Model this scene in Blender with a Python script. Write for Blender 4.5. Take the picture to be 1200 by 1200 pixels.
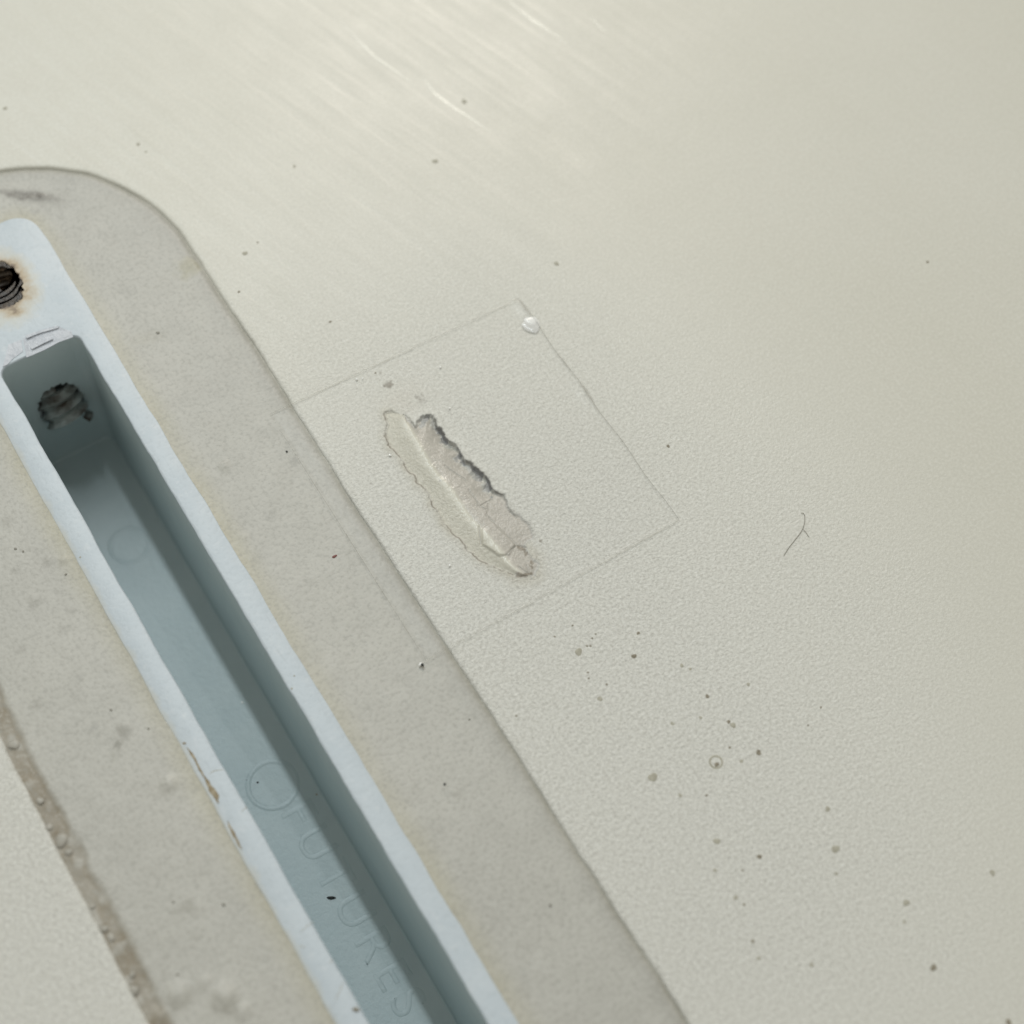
import bpy, bmesh, math, random
import numpy as np
from mathutils import Matrix, Vector

for o in list(bpy.data.objects):
    bpy.data.objects.remove(o, do_unlink=True)
scn = bpy.context.scene
MM = 0.001
# ------------------------------------------------------------------ camera
CAM_R = (0.45726, -0.04225, -0.55497)
CAM_H = 141.75                       # mm above the board
F_PX = 2028.9                        # focal length in photo pixels (1200 wide)
cd = bpy.data.cameras.new('camera')
cam = bpy.data.objects.new('camera', cd)
scn.collection.objects.link(cam)
cam.location = (0, 0, CAM_H * MM)
cam.rotation_euler = CAM_R
cd.sensor_width = 36
cd.lens = 36 * F_PX / 1200
cd.clip_start = 0.002
cd.clip_end = 50
cd.dof.use_dof = True
cd.dof.focus_distance = 0.158
cd.dof.aperture_fstop = 19
scn.camera = cam
# ------------------------------------------------------------------ world and lamps
w = bpy.data.worlds.new('World')
scn.world = w
w.use_nodes = True
bg = w.node_tree.nodes['Background']
bg.inputs[0].default_value = (0.985, 0.965, 0.875, 1)
bg.inputs[1].default_value = 0.42

def area(name, loc, target, sx, sy, power, col):
    l = bpy.data.lights.new(name, 'AREA')
    l.shape = 'RECTANGLE'; l.size = sx; l.size_y = sy
    l.energy = power; l.color = col
    o = bpy.data.objects.new(name, l)
    scn.collection.objects.link(o)
    o.location = loc
    d = Vector(target) - Vector(loc)
    z = -d.normalized()
    y = Vector((0, 1, 0)); y = (y - y.dot(z) * z).normalized()
    x = y.cross(z)
    o.rotation_euler = Matrix((x, y, z)).transposed().to_euler()
    return o
area('ceiling_tube', (0.058, 0.275, 0.40), (0.030, 0.08, 0), 0.012, 0.34, 0.62, (0.86, 0.96, 1.0))
area('warm_lamp', (0.30, 0.50, 0.46), (0.06, 0.09, 0), 0.13, 0.13, 1.22, (1.0, 0.915, 0.82))

vs = scn.view_settings
vs.view_transform = 'Standard'; vs.look = 'None'; vs.exposure = 0.10; vs.gamma = 1
vs.use_curve_mapping = False

# ------------------------------------------------------------------ helpers
rnd = random.Random(7)
RM = np.array(cam.rotation_euler.to_matrix())
def px(x, y, z=0.0):
    """where the photo's pixel meets the level z (mm)"""
    d = RM @ np.array([(x - 600) / F_PX, -(y - 600) / F_PX, -1.0])
    t = (z - CAM_H) / d[2]
    return np.array([d[0] * t, d[1] * t])
def pxs(pts, z=0.0):
    return np.array([px(a, b, z) for a, b in pts])

def mesh_obj(name, verts, faces, m, parent=None, smooth=False):
    me = bpy.data.meshes.new(name)
    v = (np.asarray(verts, dtype=float) * MM).tolist()
    me.from_pydata(v, [], [list(map(int, f)) for f in faces])
    me.validate(); me.update()
    if smooth:
        me.polygons.foreach_set('use_smooth', [True] * len(me.polygons))
    me.materials.append(m)
    o = bpy.data.objects.new(name, me)
    scn.collection.objects.link(o)
    if parent: o.parent = parent
    return o
def empty(name):
    o = bpy.data.objects.new(name, None)
    o.empty_display_size = 0.01
    scn.collection.objects.link(o)
    return o
def tag(o, label, cat, group=None):
    o['label'] = label; o['category'] = cat
    if group: o['group'] = group
    return o
def attr3(o, name, arr):
    a = o.data.attributes.new(name, 'FLOAT_COLOR', 'POINT')
    c = np.ones((len(arr), 4)); c[:, :3] = arr
    a.data.foreach_set('color', c.ravel())

_tabs = {}
def vnoise(x, y, cell, seed=0):
    """smooth value noise in 0..1"""
    if seed not in _tabs:
        _tabs[seed] = np.random.RandomState(seed + 11).rand(257, 257)
    T = _tabs[seed]
    u = np.asarray(x) / cell + 37.3; v = np.asarray(y) / cell + 91.7
    i = np.floor(u).astype(int); j = np.floor(v).astype(int)
    fu = u - i; fv = v - j
    fu = fu * fu * (3 - 2 * fu); fv = fv * fv * (3 - 2 * fv)
    i0 = i % 256; j0 = j % 256
    return (T[i0, j0] * (1 - fu) * (1 - fv) + T[i0 + 1, j0] * fu * (1 - fv)
            + T[i0, j0 + 1] * (1 - fu) * fv + T[i0 + 1, j0 + 1] * fu * fv)
def fnoise(x, y, cell, seed=0, oct=3):
    s = 0; a = 1; t = 0
    for k in range(oct):
        s = s + a * vnoise(x, y, cell / 2 ** k, seed + k); t += a; a *= .5
    return s / t
def sstep(a, b, x):
    t = np.clip((x - a) / (b - a), 0, 1)
    return t * t * (3 - 2 * t)
def pdist(X, Y, line):
    best = np.full(X.shape, 1e9)
    for (ax, ay), (bx_, by_) in zip(line[:-1], line[1:]):
        dx, dy = bx_ - ax, by_ - ay
        t = np.clip(((X - ax) * dx + (Y - ay) * dy) / (dx * dx + dy * dy + 1e-12), 0, 1)
        best = np.minimum(best, np.hypot(X - ax - t * dx, Y - ay - t * dy))
    return best
def inpoly(X, Y, poly):
    ins = np.zeros(X.shape, bool)
    n = len(poly)
    for k in range(n):
        x1, y1 = poly[k]; x2, y2 = poly[(k + 1) % n]
        c = ((y1 > Y) != (y2 > Y)) & (X < (x2 - x1) * (Y - y1) / (y2 - y1 + 1e-15) + x1)
        ins ^= c
    return ins
def rough_line(line, jit, n=2, seed=1):
    r = random.Random(seed)
    L = [tuple(p) for p in line]
    for _ in range(n):
        out = []
        for a, b in zip(L[:-1], L[1:]):
            l = math.hypot(b[0] - a[0], b[1] - a[1])
            nx, ny = -(b[1] - a[1]) / (l + 1e-9), (b[0] - a[0]) / (l + 1e-9)
            s = r.uniform(-1, 1) * min(jit, l * .3)
            out += [a, ((a[0] + b[0]) / 2 + nx * s, (a[1] + b[1]) / 2 + ny * s)]
        L = out + [L[-1]]
        jit *= .6
    return L

# ------------------------------------------------------------------ materials
class NT:
    def __init__(s, name):
        s.m = bpy.data.materials.new(name); s.m.use_nodes = True
        s.t = s.m.node_tree; s.b = s.t.nodes['Principled BSDF']; s.out = s.t.nodes['Material Output']
    def n(s, kind, **kw):
        nd = s.t.nodes.new(kind)
        for k, v in kw.items():
            if k.startswith('i_'):
                nd.inputs[int(k[2:])].default_value = v
            else: setattr(nd, k, v)
        return nd
    def l(s, a, b): s.t.links.new(a, b)
    def coord(s): return s.n('ShaderNodeTexCoord').outputs['Object']
    def noise(s, scale, detail=2, rough=.5, vec=None):
        nd = s.n('ShaderNodeTexNoise')
        nd.inputs['Scale'].default_value = scale; nd.inputs['Detail'].default_value = detail
        nd.inputs['Roughness'].default_value = rough
        s.l(vec if vec is not None else s.coord(), nd.inputs['Vector'])
        return nd.outputs['Fac']
    def ramp(s, fac, stops):
        r = s.n('ShaderNodeValToRGB')
        while len(r.color_ramp.elements) < len(stops): r.color_ramp.elements.new(.5)
        for e, (p, c) in zip(r.color_ramp.elements, stops):
            e.position = p; e.color = c if len(c) == 4 else (*c, 1)
        s.l(fac, r.inputs[0]); return r.outputs[0]
    def mix(s, fac, a, b, mode='MIX'):
        x = s.n('ShaderNodeMix', data_type='RGBA', blend_type=mode)
        for v, sock in ((fac, x.inputs[0]), (a, x.inputs[6]), (b, x.inputs[7])):
            if isinstance(v, bpy.types.NodeSocket): s.l(v, sock)
            elif isinstance(v, (int, float)): sock.default_value = v
            else: sock.default_value = (*v[:3], 1)
        return x.outputs[2]
    def math(s, op, a, b=None):
        x = s.n('ShaderNodeMath', operation=op)
        for v, sock in ((a, x.inputs[0]), (b, x.inputs[1])):
            if v is None: continue
            if isinstance(v, bpy.types.NodeSocket): s.l(v, sock)
            else: sock.default_value = v
        return x.outputs[0]
    def bump(s, h, dist, strength=1.0, prev=None):
        b = s.n('ShaderNodeBump'); b.inputs['Strength'].default_value = strength
        b.inputs['Distance'].default_value = dist
        s.l(h, b.inputs['Height'])
        if prev is not None: s.l(prev, b.inputs['Normal'])
        return b.outputs[0]

# direction of the sanding streaks on the board
_a = px(396, 29); _b = px(571, 154)
STREAK = math.atan2(_b[1] - _a[1], _b[0] - _a[0])

def hull_material():
    k = NT('hull_gelcoat')
    co = k.coord()
    big = k.noise(22, 3, .6, co); mid = k.noise(180, 3, .6, co); fine = k.noise(3300, 2, .6, co)
    # the moulded grain is rubbed smooth away from the middle of the board's tail
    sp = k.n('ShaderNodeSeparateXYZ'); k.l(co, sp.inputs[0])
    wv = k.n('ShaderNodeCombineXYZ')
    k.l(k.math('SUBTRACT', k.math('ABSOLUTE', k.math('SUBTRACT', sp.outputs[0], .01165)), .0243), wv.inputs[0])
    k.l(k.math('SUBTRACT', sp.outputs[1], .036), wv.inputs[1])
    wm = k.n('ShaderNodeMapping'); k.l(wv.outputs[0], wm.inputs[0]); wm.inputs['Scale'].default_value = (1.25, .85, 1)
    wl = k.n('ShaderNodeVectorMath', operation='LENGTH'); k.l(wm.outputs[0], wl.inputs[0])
    grain_sheen = k.n('ShaderNodeMapRange', interpolation_type='SMOOTHSTEP'); k.l(k.math('ADD', wl.outputs[1], k.math('MULTIPLY', k.math('SUBTRACT', big, .5), .03)), grain_sheen.inputs[0])
    grain_sheen.inputs[1].default_value = .012; grain_sheen.inputs[2].default_value = .064; grain_sheen.inputs[3].default_value = 1.0; grain_sheen.inputs[4].default_value = .07
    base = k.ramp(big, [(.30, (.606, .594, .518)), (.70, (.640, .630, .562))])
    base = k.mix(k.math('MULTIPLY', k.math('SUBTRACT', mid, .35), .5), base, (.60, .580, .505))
    base = k.mix(k.math('MULTIPLY', grain_sheen.outputs[0], .62), base, (.698, .702, .672))  # cool sheen of the tube on the grain, painted into the colour
    gl0 = k.n('ShaderNodeAttribute', attribute_name='gloss')
    wc = k.math('MULTIPLY', k.math('MAXIMUM', k.math('MULTIPLY', grain_sheen.outputs[0], .60), .22), k.math('SUBTRACT', 1.0, gl0.outputs['Fac']))
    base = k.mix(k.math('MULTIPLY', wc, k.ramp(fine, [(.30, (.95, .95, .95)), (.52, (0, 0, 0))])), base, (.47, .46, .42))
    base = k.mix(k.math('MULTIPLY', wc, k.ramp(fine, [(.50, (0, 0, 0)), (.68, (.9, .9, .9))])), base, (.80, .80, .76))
    at = k.n('ShaderNodeAttribute', attribute_name='stain_shade')
    inv = k.n('ShaderNodeInvert'); k.l(at.outputs['Color'], inv.inputs[1])
    base = k.mix(1.0, base, inv.outputs[0], 'MULTIPLY')
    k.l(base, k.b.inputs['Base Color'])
    mp = k.n('ShaderNodeMapping'); k.l(co, mp.inputs[0])
    mp.inputs['Rotation'].default_value = (0, 0, -STREAK)
    mp2 = k.n('ShaderNodeMapping'); k.l(mp.outputs[0], mp2.inputs[0])
    mp2.inputs['Scale'].default_value = (1, 14, 1)
    st = k.noise(75, 4, .62, mp2.outputs[0])
    rgh = k.n('ShaderNodeMapRange'); k.l(mid, rgh.inputs[0])
    rgh.inputs[3].default_value = .34; rgh.inputs[4].default_value = .46
    r2 = k.math('ADD', rgh.outputs[0], k.math('MULTIPLY', k.math('SUBTRACT', st, .5), .30))
    gl = k.n('ShaderNodeAttribute', attribute_name='gloss')
    k.l(k.math('SUBTRACT', r2, k.math('MULTIPLY', gl.outputs['Fac'], .24)), k.b.inputs['Roughness'])
    g = k.noise(3900, 3, .65, co)
    grain = k.math('MULTIPLY', grain_sheen.outputs[0], k.math('SUBTRACT', 1.0, k.math('MULTIPLY', gl.outputs['Fac'], .85)))
    bn = k.n('ShaderNodeBump'); bn.inputs['Distance'].default_value = .00021
    k.l(g, bn.inputs['Height']); k.l(k.math('MULTIPLY', grain, .78), bn.inputs['Strength'])
    n1 = bn.outputs[0]
    n2 = k.bump(st, .00012, .32, n1)
    n3 = k.bump(mid, .0004, .10, n2)
    k.l(n3, k.b.inputs['Normal'])
    return k.m
def patch_material():
    k = NT('resin_patch'); co = k.coord()
    big = k.noise(60, 4, .6, co); mid = k.noise(420, 3, .6, co)
    base = k.ramp(big, [(.3, (.468, .462, .424)), (.7, (.520, .512, .466))])
    base = k.mix(k.math('MULTIPLY', k.ramp(mid, [(.40, (1, 1, 1)), (.60, (0, 0, 0))]), .16), base, (.36, .35, .31))
    at = k.n('ShaderNodeAttribute', attribute_name='stain_shade')
    inv = k.n('ShaderNodeInvert'); k.l(at.outputs['Color'], inv.inputs[1])
    base = k.mix(1.0, base, inv.outputs[0], 'MULTIPLY')
    k.l(base, k.b.inputs['Base Color'])
    k.b.inputs['Roughness'].default_value = .46
    fine = k.noise(2700, 2, .6, co)
    base = k.mix(k.ramp(fine, [(.30, (.5, .5, .5)), (.50, (0, 0, 0))]), base, (.34, .335, .30))
    base = k.mix(k.ramp(fine, [(.52, (0, 0, 0)), (.70, (.4, .4, .4))]), base, (.53, .525, .48))
    k.l(base, k.b.inputs['Base Color'])
    n1 = k.bump(fine, .00012, .32)
    n2 = k.bump(k.noise(500, 3, .6, co), .0003, .10, n1)
    k.l(n2, k.b.inputs['Normal'])
    return k.m
def plastic_material():
    k = NT('white_plastic'); co = k.coord()
    mid = k.noise(260, 4, .6, co); fine = k.noise(2200, 3, .6, co)
    base = k.ramp(mid, [(.3, (.515, .580, .630)), (.7, (.570, .630, .675))])
    base = k.mix(k.math('MULTIPLY', k.ramp(fine, [(.33, (1, 1, 1)), (.47, (0, 0, 0))]), .25), base, (.42, .47, .50))
    sm = k.n('ShaderNodeMapping'); k.l(co, sm.inputs[0]); sm.inputs['Rotation'].default_value = (0, 0, .55); sm.inputs['Scale'].default_value = (9, 1, 1)
    scr = k.ramp(k.noise(190, 5, .7, sm.outputs[0]), [(.60, (0, 0, 0)), (.70, (.38, .38, .38))])
    base = k.mix(scr, base, (.40, .44, .47))
    base = k.mix(k.ramp(k.noise(900, 4, .7, co), [(.56, (0, 0, 0)), (.72, (.5, .5, .5))]), base, (.66, .70, .73))
    # rust bleeding out of the screw hole
    sub = k.n('ShaderNodeVectorMath', operation='SUBTRACT'); k.l(co, sub.inputs[0])
    sub.inputs[1].default_value = (12.2 * MM, 101.8 * MM, 0)
    wob = k.n('ShaderNodeMapping'); k.l(sub.outputs[0], wob.inputs[0]); wob.inputs['Scale'].default_value = (1.05, .80, .55)
    ln = k.n('ShaderNodeVectorMath', operation='LENGTH'); k.l(wob.outputs[0], ln.inputs[0])
    d = k.math('ADD', k.math('MULTIPLY', ln.outputs[1], 1000.), k.math('MULTIPLY', k.math('SUBTRACT', k.noise(700, 3, .6, co), .5), 2.4))
    rust = k.ramp(k.math('DIVIDE', d, 6.0), [(.38, (.95, .95, .95)), (.50, (.60, .60, .60)), (.72, (0, 0, 0))])
    base = k.mix(rust, base, k.ramp(k.math('DIVIDE', d, 6.0), [(.355, (.14, .085, .040)), (.42, (.46, .35, .20)), (.56, (.60, .55, .42))]))
    # resin yellowing along the left edge of the rim
    sx = k.n('ShaderNodeSeparateXYZ'); k.l(co, sx.inputs[0])
    edge = k.math('ADD', k.math('MULTIPLY', sx.outputs[0], 1000.), k.math('MULTIPLY', k.noise(330, 3, .6, co), 1.6))
    ye = k.ramp(k.math('DIVIDE', edge, 10.), [(.66, (1, 1, 1)), (.72, (0, 0, 0))])
    base = k.mix(k.math('MULTIPLY', ye, .55), base, (.56, .54, .45))
    # base colour, roughness and fine bump of the plastic
    k.l(base, k.b.inputs['Base Color'])
    k.b.inputs['Roughness'].default_value = .42
    n1 = k.bump(fine, .00010, .30)
    k.l(n1, k.b.inputs['Normal'])
    return k.m
def simple(name, col, rough=.6, bump_scale=0, bump_d=.0001, metallic=0, var=None, vscale=900):
    k = NT(name)
    if var:
        k.l(k.ramp(k.noise(vscale, 3, .6), [(.33, col), (.67, var)]), k.b.inputs['Base Color'])
    else: k.b.inputs['Base Color'].default_value = (*col, 1)
    k.b.inputs['Roughness'].default_value = rough
    k.b.inputs['Metallic'].default_value = metallic
    if bump_scale: k.l(k.bump(k.noise(bump_scale, 3, .6), bump_d, .6), k.b.inputs['Normal'])
    return k.m
def clear(name, tint, opacity, rough, col=(.5, .5, .48), gloss=.6):
    """thin clear film: mostly see-through, a little haze and a Fresnel sheen"""
    k = NT(name)
    tr = k.n('ShaderNodeBsdfTransparent'); tr.inputs[0].default_value = (*tint, 1)
    df = k.n('ShaderNodeBsdfDiffuse'); df.inputs[0].default_value = (*col, 1)
    m1 = k.n('ShaderNodeMixShader'); m1.inputs[0].default_value = opacity
    k.l(tr.outputs[0], m1.inputs[1]); k.l(df.outputs[0], m1.inputs[2])
    gl = k.n('ShaderNodeBsdfGlossy'); gl.inputs['Roughness'].default_value = rough
    fr = k.n('ShaderNodeLayerWeight'); fr.inputs[0].default_value = .5
    nz = k.bump(k.noise(900, 3, .6), .00012, .25)
    k.l(nz, gl.inputs['Normal'])
    m2 = k.n('ShaderNodeMixShader')
    k.l(k.math('MULTIPLY', k.math('ADD', k.math('MULTIPLY', k.math('POWER', fr.outputs['Facing'], 4.0), .4), .05), gloss), m2.inputs[0])
    k.l(m1.outputs[0], m2.inputs[1]); k.l(gl.outputs[0], m2.inputs[2])
    k.l(m2.outputs[0], k.out.inputs[0])
    return k.m

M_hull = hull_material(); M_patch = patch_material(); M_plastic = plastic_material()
M_dirt = simple('dark_dirt', (.20, .18, .135), .8, var=(.33, .30, .235), vscale=4000)
M_paledirt = simple('faded_dirt', (.36, .345, .28), .7, var=(.46, .445, .37), vscale=3000)
M_brown = simple('brown_grime', (.24, .185, .11), .8, 3000, .0002, var=(.42, .37, .27), vscale=2500)
M_patchdirt = simple('patch_dirt', (.22, .21, .18), .7, var=(.30, .29, .25), vscale=3000)
M_red = simple('red_speck', (.22, .085, .075), .7)
M_black = simple('black_grit', (.02, .022, .02), .6)
M_slot = simple('slot_plastic', (.490, .575, .590), .38, 1800, .00006, var=(.530, .610, .620), vscale=240)  # slot interior slightly darker and less blue than the rim plastic
M_bolt = simple('rusty_thread', (.012, .011, .010), .38, 2500, .0002, var=(.060, .040, .022), vscale=1100)
M_plasticdirty = simple('rust_stained_plastic', (.05, .033, .018), .5, 2500, .0002, var=(.45, .50, .49), vscale=480)
M_flake = simple('torn_plastic', (.50, .53, .58), .40, 1500, .0003, var=(.60, .63, .68))
M_hair = simple('hair', (.27, .25, .21), .5)
M_bubble = simple('clear_blister', (.36, .345, .30), .45, var=(.44, .42, .37))
M_scratch = simple('scratch_glint', (.84, .83, .75), .24, 3000, .0001)
M_film = clear('clear_film', (1, 1, 1), .004, .26, (.6, .6, .57), .13)
M_edge = clear('film_edge', (1, 1, 1), .30, .35, (.30, .29, .25), .10)
M_edgelight = clear('film_edge_pale', (1, 1, 1), .30, .3, (.74, .73, .66), .3)
M_white = simple('white_fleck_glint', (.86, .86, .84), .18)  # white that paints glints on bubbles, also used for a pale speck
M_air = clear('trapped_air_film', (1, 1, 1), .70, .15, (.88, .88, .86), .9)

# ------------------------------------------------------------------ the board
board = empty('surfboard')
tag(board, 'off-white surfboard bottom with white plastic fin box set in a grey resin patch', 'surfboard')

CX, R_OUT = 11.65, 18.35            # stadium-shaped resin patch
CY1, CY0 = 97.2, -12.0
BX0, BX1 = 5.90, 18.42              # fin box
BY1, BY0 = 108.6, -23.0
SX0, SX1 = 8.25, 16.25              # slot
SY1, SY0 = 93.4, -9.0
DEPTH = 20.0

# one ring of directions shared by the box outline and the patch outline
NSTR, NCAP = 440, 160
def stadium(off=0.0):
    P = []
    r = R_OUT + off
    for i in range(NSTR): P.append((CX + r, CY0 + (CY1 - CY0) * i / NSTR))
    for i in range(NCAP):
        a = math.pi * i / NCAP; P.append((CX + r * math.cos(a), CY1 + r * math.sin(a)))
    for i in range(NSTR): P.append((CX - r, CY1 - (CY1 - CY0) * i / NSTR))
    for i in range(NCAP):
        a = math.pi * (1 + i / NCAP); P.append((CX + r * math.cos(a), CY0 + r * math.sin(a)))
    P = np.array(P)
    wob = (fnoise(P[:, 0], P[:, 1], 9, 40) - .5) * .45 + (fnoise(P[:, 0], P[:, 1], 1.6, 44) - .5) * .16
    N = np.stack([np.sign(P[:, 0] - CX), np.zeros(len(P))], 1)
    up = P[:, 1] > CY1; dn = P[:, 1] < CY0
    N[up] = (P[up] - (CX, CY1)) / r; N[dn] = (P[dn] - (CX, CY0)) / r
    return P + N * wob[:, None], N
def rrect(x0, x1, y0, y1, rad, ysplit=(CY0, CY1)):
    """rounded rectangle, same count and order as the stadium"""
    P = []
    cx = (x0 + x1) / 2
    a0 = max(ysplit[0], y0 + rad); a1 = min(ysplit[1], y1 - rad)
    def cap(sign, yb, ye):
        # path from (x1,yb) up and over to (x0,yb), arc length even
        pts = [(x1, yb), (x1, ye - sign * rad)]
        for q in range(1, 13):
            t = math.pi / 2 * q / 12
            pts.append((x1 - rad + rad * math.cos(t), ye - sign * rad + sign * rad * math.sin(t)))
        pts.append((x0 + rad, ye))
        for q in range(1, 13):
            t = math.pi / 2 * q / 12
            pts.append((x0 + rad - rad * math.sin(t), ye - sign * rad + sign * rad * math.cos(t)))
        pts.append((x0, yb))
        A = np.array(pts); s = np.r_[0, np.cumsum(np.hypot(*np.diff(A, axis=0).T))]
        u = np.linspace(0, s[-1], NCAP + 1)[:-1]
        return np.stack([np.interp(u, s, A[:, 0]), np.interp(u, s, A[:, 1])], 1)
    for i in range(NSTR): P.append((x1, a0 + (a1 - a0) * i / NSTR))
    P += cap(1, a1, y1).tolist()
    for i in range(NSTR): P.append((x0, a1 - (a1 - a0) * i / NSTR))
    c = cap(-1, a0, y0)
    c[:, 0] = (x0 + x1) - c[:, 0]
    P += c.tolist()
    return np.array(P)
NR = 2 * NSTR + 2 * NCAP
def ring_faces(rows, closed=True):
    F = []
    for k in range(rows - 1):
        a = k * NR; b = a + NR
        for i in range(NR):
            j = (i + 1) % NR
            F.append((a + i, a + j, b + j, b + i))
    return F

# ---- resin patch
outer, Nout = stadium()
inner = rrect(BX0 + .3, BX1 - .3, BY0 + .3, BY1 - .3, 2.4)
vs_ = np.concatenate([np.linspace(0, .80, 34), np.linspace(.81, 1, 34)])
rows = []
for t in vs_:
    rows.append(inner * (1 - t) + outer * t)
P = np.concatenate(rows); X, Y = P[:, 0], P[:, 1]
T = np.repeat(vs_, NR)
gap = np.hypot(*(outer - inner).T); D_out = (1 - T) * np.tile(gap, len(vs_)); D_in = T * np.tile(gap, len(vs_))
leftness = sstep(4, -4, X) * sstep(96, 88, Y)
Z = -0.06 + (fnoise(X, Y, 7, 3) - .5) * .16 + (fnoise(X, Y, 1.6, 8) - .5) * .03
Z *= sstep(0, .6, D_in); Z -= 0.01
groove = np.exp(-(D_out / .42) ** 2) * .24 * (1 - leftness)
wl = 1.60 + (fnoise(X, Y, 2.5, 21) - .5) * .9
band = leftness * sstep(wl + .35, wl - .35, D_out)
bubbly = fnoise(X, Y, .9, 25, 2)
Z -= groove + band * (.26 - .16 * bubbly)
absb = np.zeros((len(X), 3))
def stain_shade(mask, col):
    absb[:] = np.maximum(absb, mask[:, None] * np.array(col)[None])
gr = np.exp(-(D_out / .40) ** 2) * (1 - leftness) * (.55 + .5 * fnoise(X, Y, 3, 31))
stain_shade(gr, (.30, .31, .36))
stain_shade(sstep(2.2, 0.3, D_out) * (1 - leftness) * .10, (1, 1, 1))
stain_shade(band * (.50 + .75 * fnoise(X, Y, 1.5, 33)) * (1 - .55 * sstep(.58, .78, bubbly)), (.40, .47, .56))
# yellowed glue next to the box
yl = sstep(2.6, 0.2, D_in) * (.35 + .9 * fnoise(X, Y, 5, 36))
stain_shade(yl, (.02, .045, .16))
for (qx, qy, sx_, sy_, ang, amt, col) in [
        (34, 229, 2.9, .75, -.10, 1.2, (.46, .48, .49)), (15, 226, 1.5, .45, -.1, .55, (.42, .44, .46)), (45, 232, 3.2, 1.0, -.1, .35, (.4, .42, .44)),
        (222, 313, 1.5, 1.4, 0, 1.2, (.13, .145, .24)), (42, 247, .6, .4, 0, .6, (.3, .31, .33)),
        (120, 275, .6, .6, 0, .35, (.3, .3, .3)), (152, 342, .9, .5, .3, .3, (.3, .3, .3)), (170, 395, 2.2, .8, .3, .3, (.16, .18, .26)),
        (8, 612, .6, .6, 0, .5, (.3, .31, .33)), (18, 668, .55, .5, 0, .5, (.3, .31, .33)), (58, 660, .8, .5, 0, .35, (.3, .31, .33)),
        (45, 706, .9, .4, .6, .55, (.30, .31, .33)), (82, 716, .5, .5, 0, .45, (.3, .31, .33)), (75, 738, .9, .35, .3, .35, (.3, .31, .33)),
        (25, 761, .5, .5, 0, .55, (.3, .31, .33)), (42, 826, .6, .5, 0, .6, (.3, .31, .33)), (92, 793, .5, .4, 0, .4, (.3, .3, .3)),
        (145, 857, .7, .8, 0, .65, (.33, .34, .36)), (138, 873, .35, .35, 0, 1., (.42, .43, .46)), (135, 884, .6, .6, 0, .4, (.3, .3, .33)), (110, 853, .4, .4, 0, .5, (.3, .3, .3)),
        (218, 1062, 1.1, .5, .6, .6, (.28, .29, .32)), (230, 1095, .6, .5, 0, .3, (.28, .29, .32)), (212, 1172, 1.6, .9, .3, .45, (.25, .26, .29)), (265, 1178, 1.6, .8, -.5, .55, (.27, .28, .31)),
        (536, 931, .45, .35, 0, .7, (.30, .32, .34)), (524, 930, .35, .35, 0, .5, (.3, .3, .3)), (645, 1020, .5, .4, 0, .25, (.3, .3, .3)),
        (318, 603, .6, .6, 0, .35, (.3, .3, .3)), (363, 682, .6, .5, 0, .35, (.28, .28, .3)), (346, 540, .45, .6, 0, .5, (.3, .3, .3)),
        (372, 768, 1.0, .6, .4, .3, (.14, .16, .24)), (225, 540, 1.2, .8, .5, .35, (.10, .12, .22)), (262, 548, .5, .8, .2, .3, (.22, .22, .26))]:
    c = px(qx, qy)
    ang += CAM_R[2]; ca, sa = math.cos(ang), math.sin(ang)
    u = (X - c[0]) * ca + (Y - c[1]) * sa; v = -(X - c[0]) * sa + (Y - c[1]) * ca
    d = np.sqrt((u / sx_) ** 2 + (v / sy_) ** 2) + (fnoise(X, Y, .8, 51) - .5) * .9
    stain_shade(sstep(1.25, .45, d) * amt * (.65 + .6 * fnoise(X, Y, .5, 53, 2)), col)
# trapped-air humps in the resin
for (qx, qy, r, h) in [(75, 656, .50, .16), (198, 918, .85, .22), (145, 852, .55, .10), (58, 655, .6, .07),
                       (38, 700, .6, .08), (230, 1062, .7, .08), (208, 1165, 1.3, .22), (262, 1168, 1.4, .26), (188, 1190, 1.0, .2), (240, 1150, .8, .15), (284, 1185, .8, .2),
                       (262, 545, .7, .12), (210, 310, 1.2, .04), (48, 229, .35, .10), (38, 231, .3, .08), (55, 233, .3, .08), (285, 630, .5, .08)]:
    c = px(qx, qy)
    d = np.hypot(X - c[0], Y - c[1]) / r
    Z += h * np.clip(1 - d * d, 0, 1) ** 1.5
patch = mesh_obj('resin_patch', np.stack([X, Y, Z], 1), ring_faces(len(vs_)), M_patch, board, True)
attr3(patch, 'stain_shade', absb)
patch['label'] = 'smooth grey resin patch with grimy outline around the fin box'
Z_edge = Z[-NR:]

# ---- hull: rounded lip around the patch, then a flat sheet with a hole for the dented area
HX0, HX1, HY0, HY1 = -190, 260, -220, 330
ding_px = [(445, 440), (640, 440), (640, 700), (445, 700)]
GX0, GX1, GY0, GY1 = 32.0, 49.0, 48.5, 76.5
bm = bmesh.new()
offs = [(0, None), (.06, -.16), (.14, -.08), (.26, -.03), (.45, -.006), (.8, 0.0)]
loops = []
for off, z in offs:
    L = []
    for i in range(NR):
        q = outer[i] + Nout[i] * off
        zz = Z_edge[i] if z is None else z
        L.append(bm.verts.new((q[0] * MM, q[1] * MM, zz * MM)))
    loops.append(L)
for A, B in zip(loops[:-1], loops[1:]):
    for i in range(NR):
        j = (i + 1) % NR
        bm.faces.new((A[i], A[j], B[j], B[i]))
def loop_edges(vl):
    return [bm.edges.get((a, b)) or bm.edges.new((a, b)) for a, b in zip(vl, vl[1:] + vl[:1])]
E_ = loop_edges(loops[-1])
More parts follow.
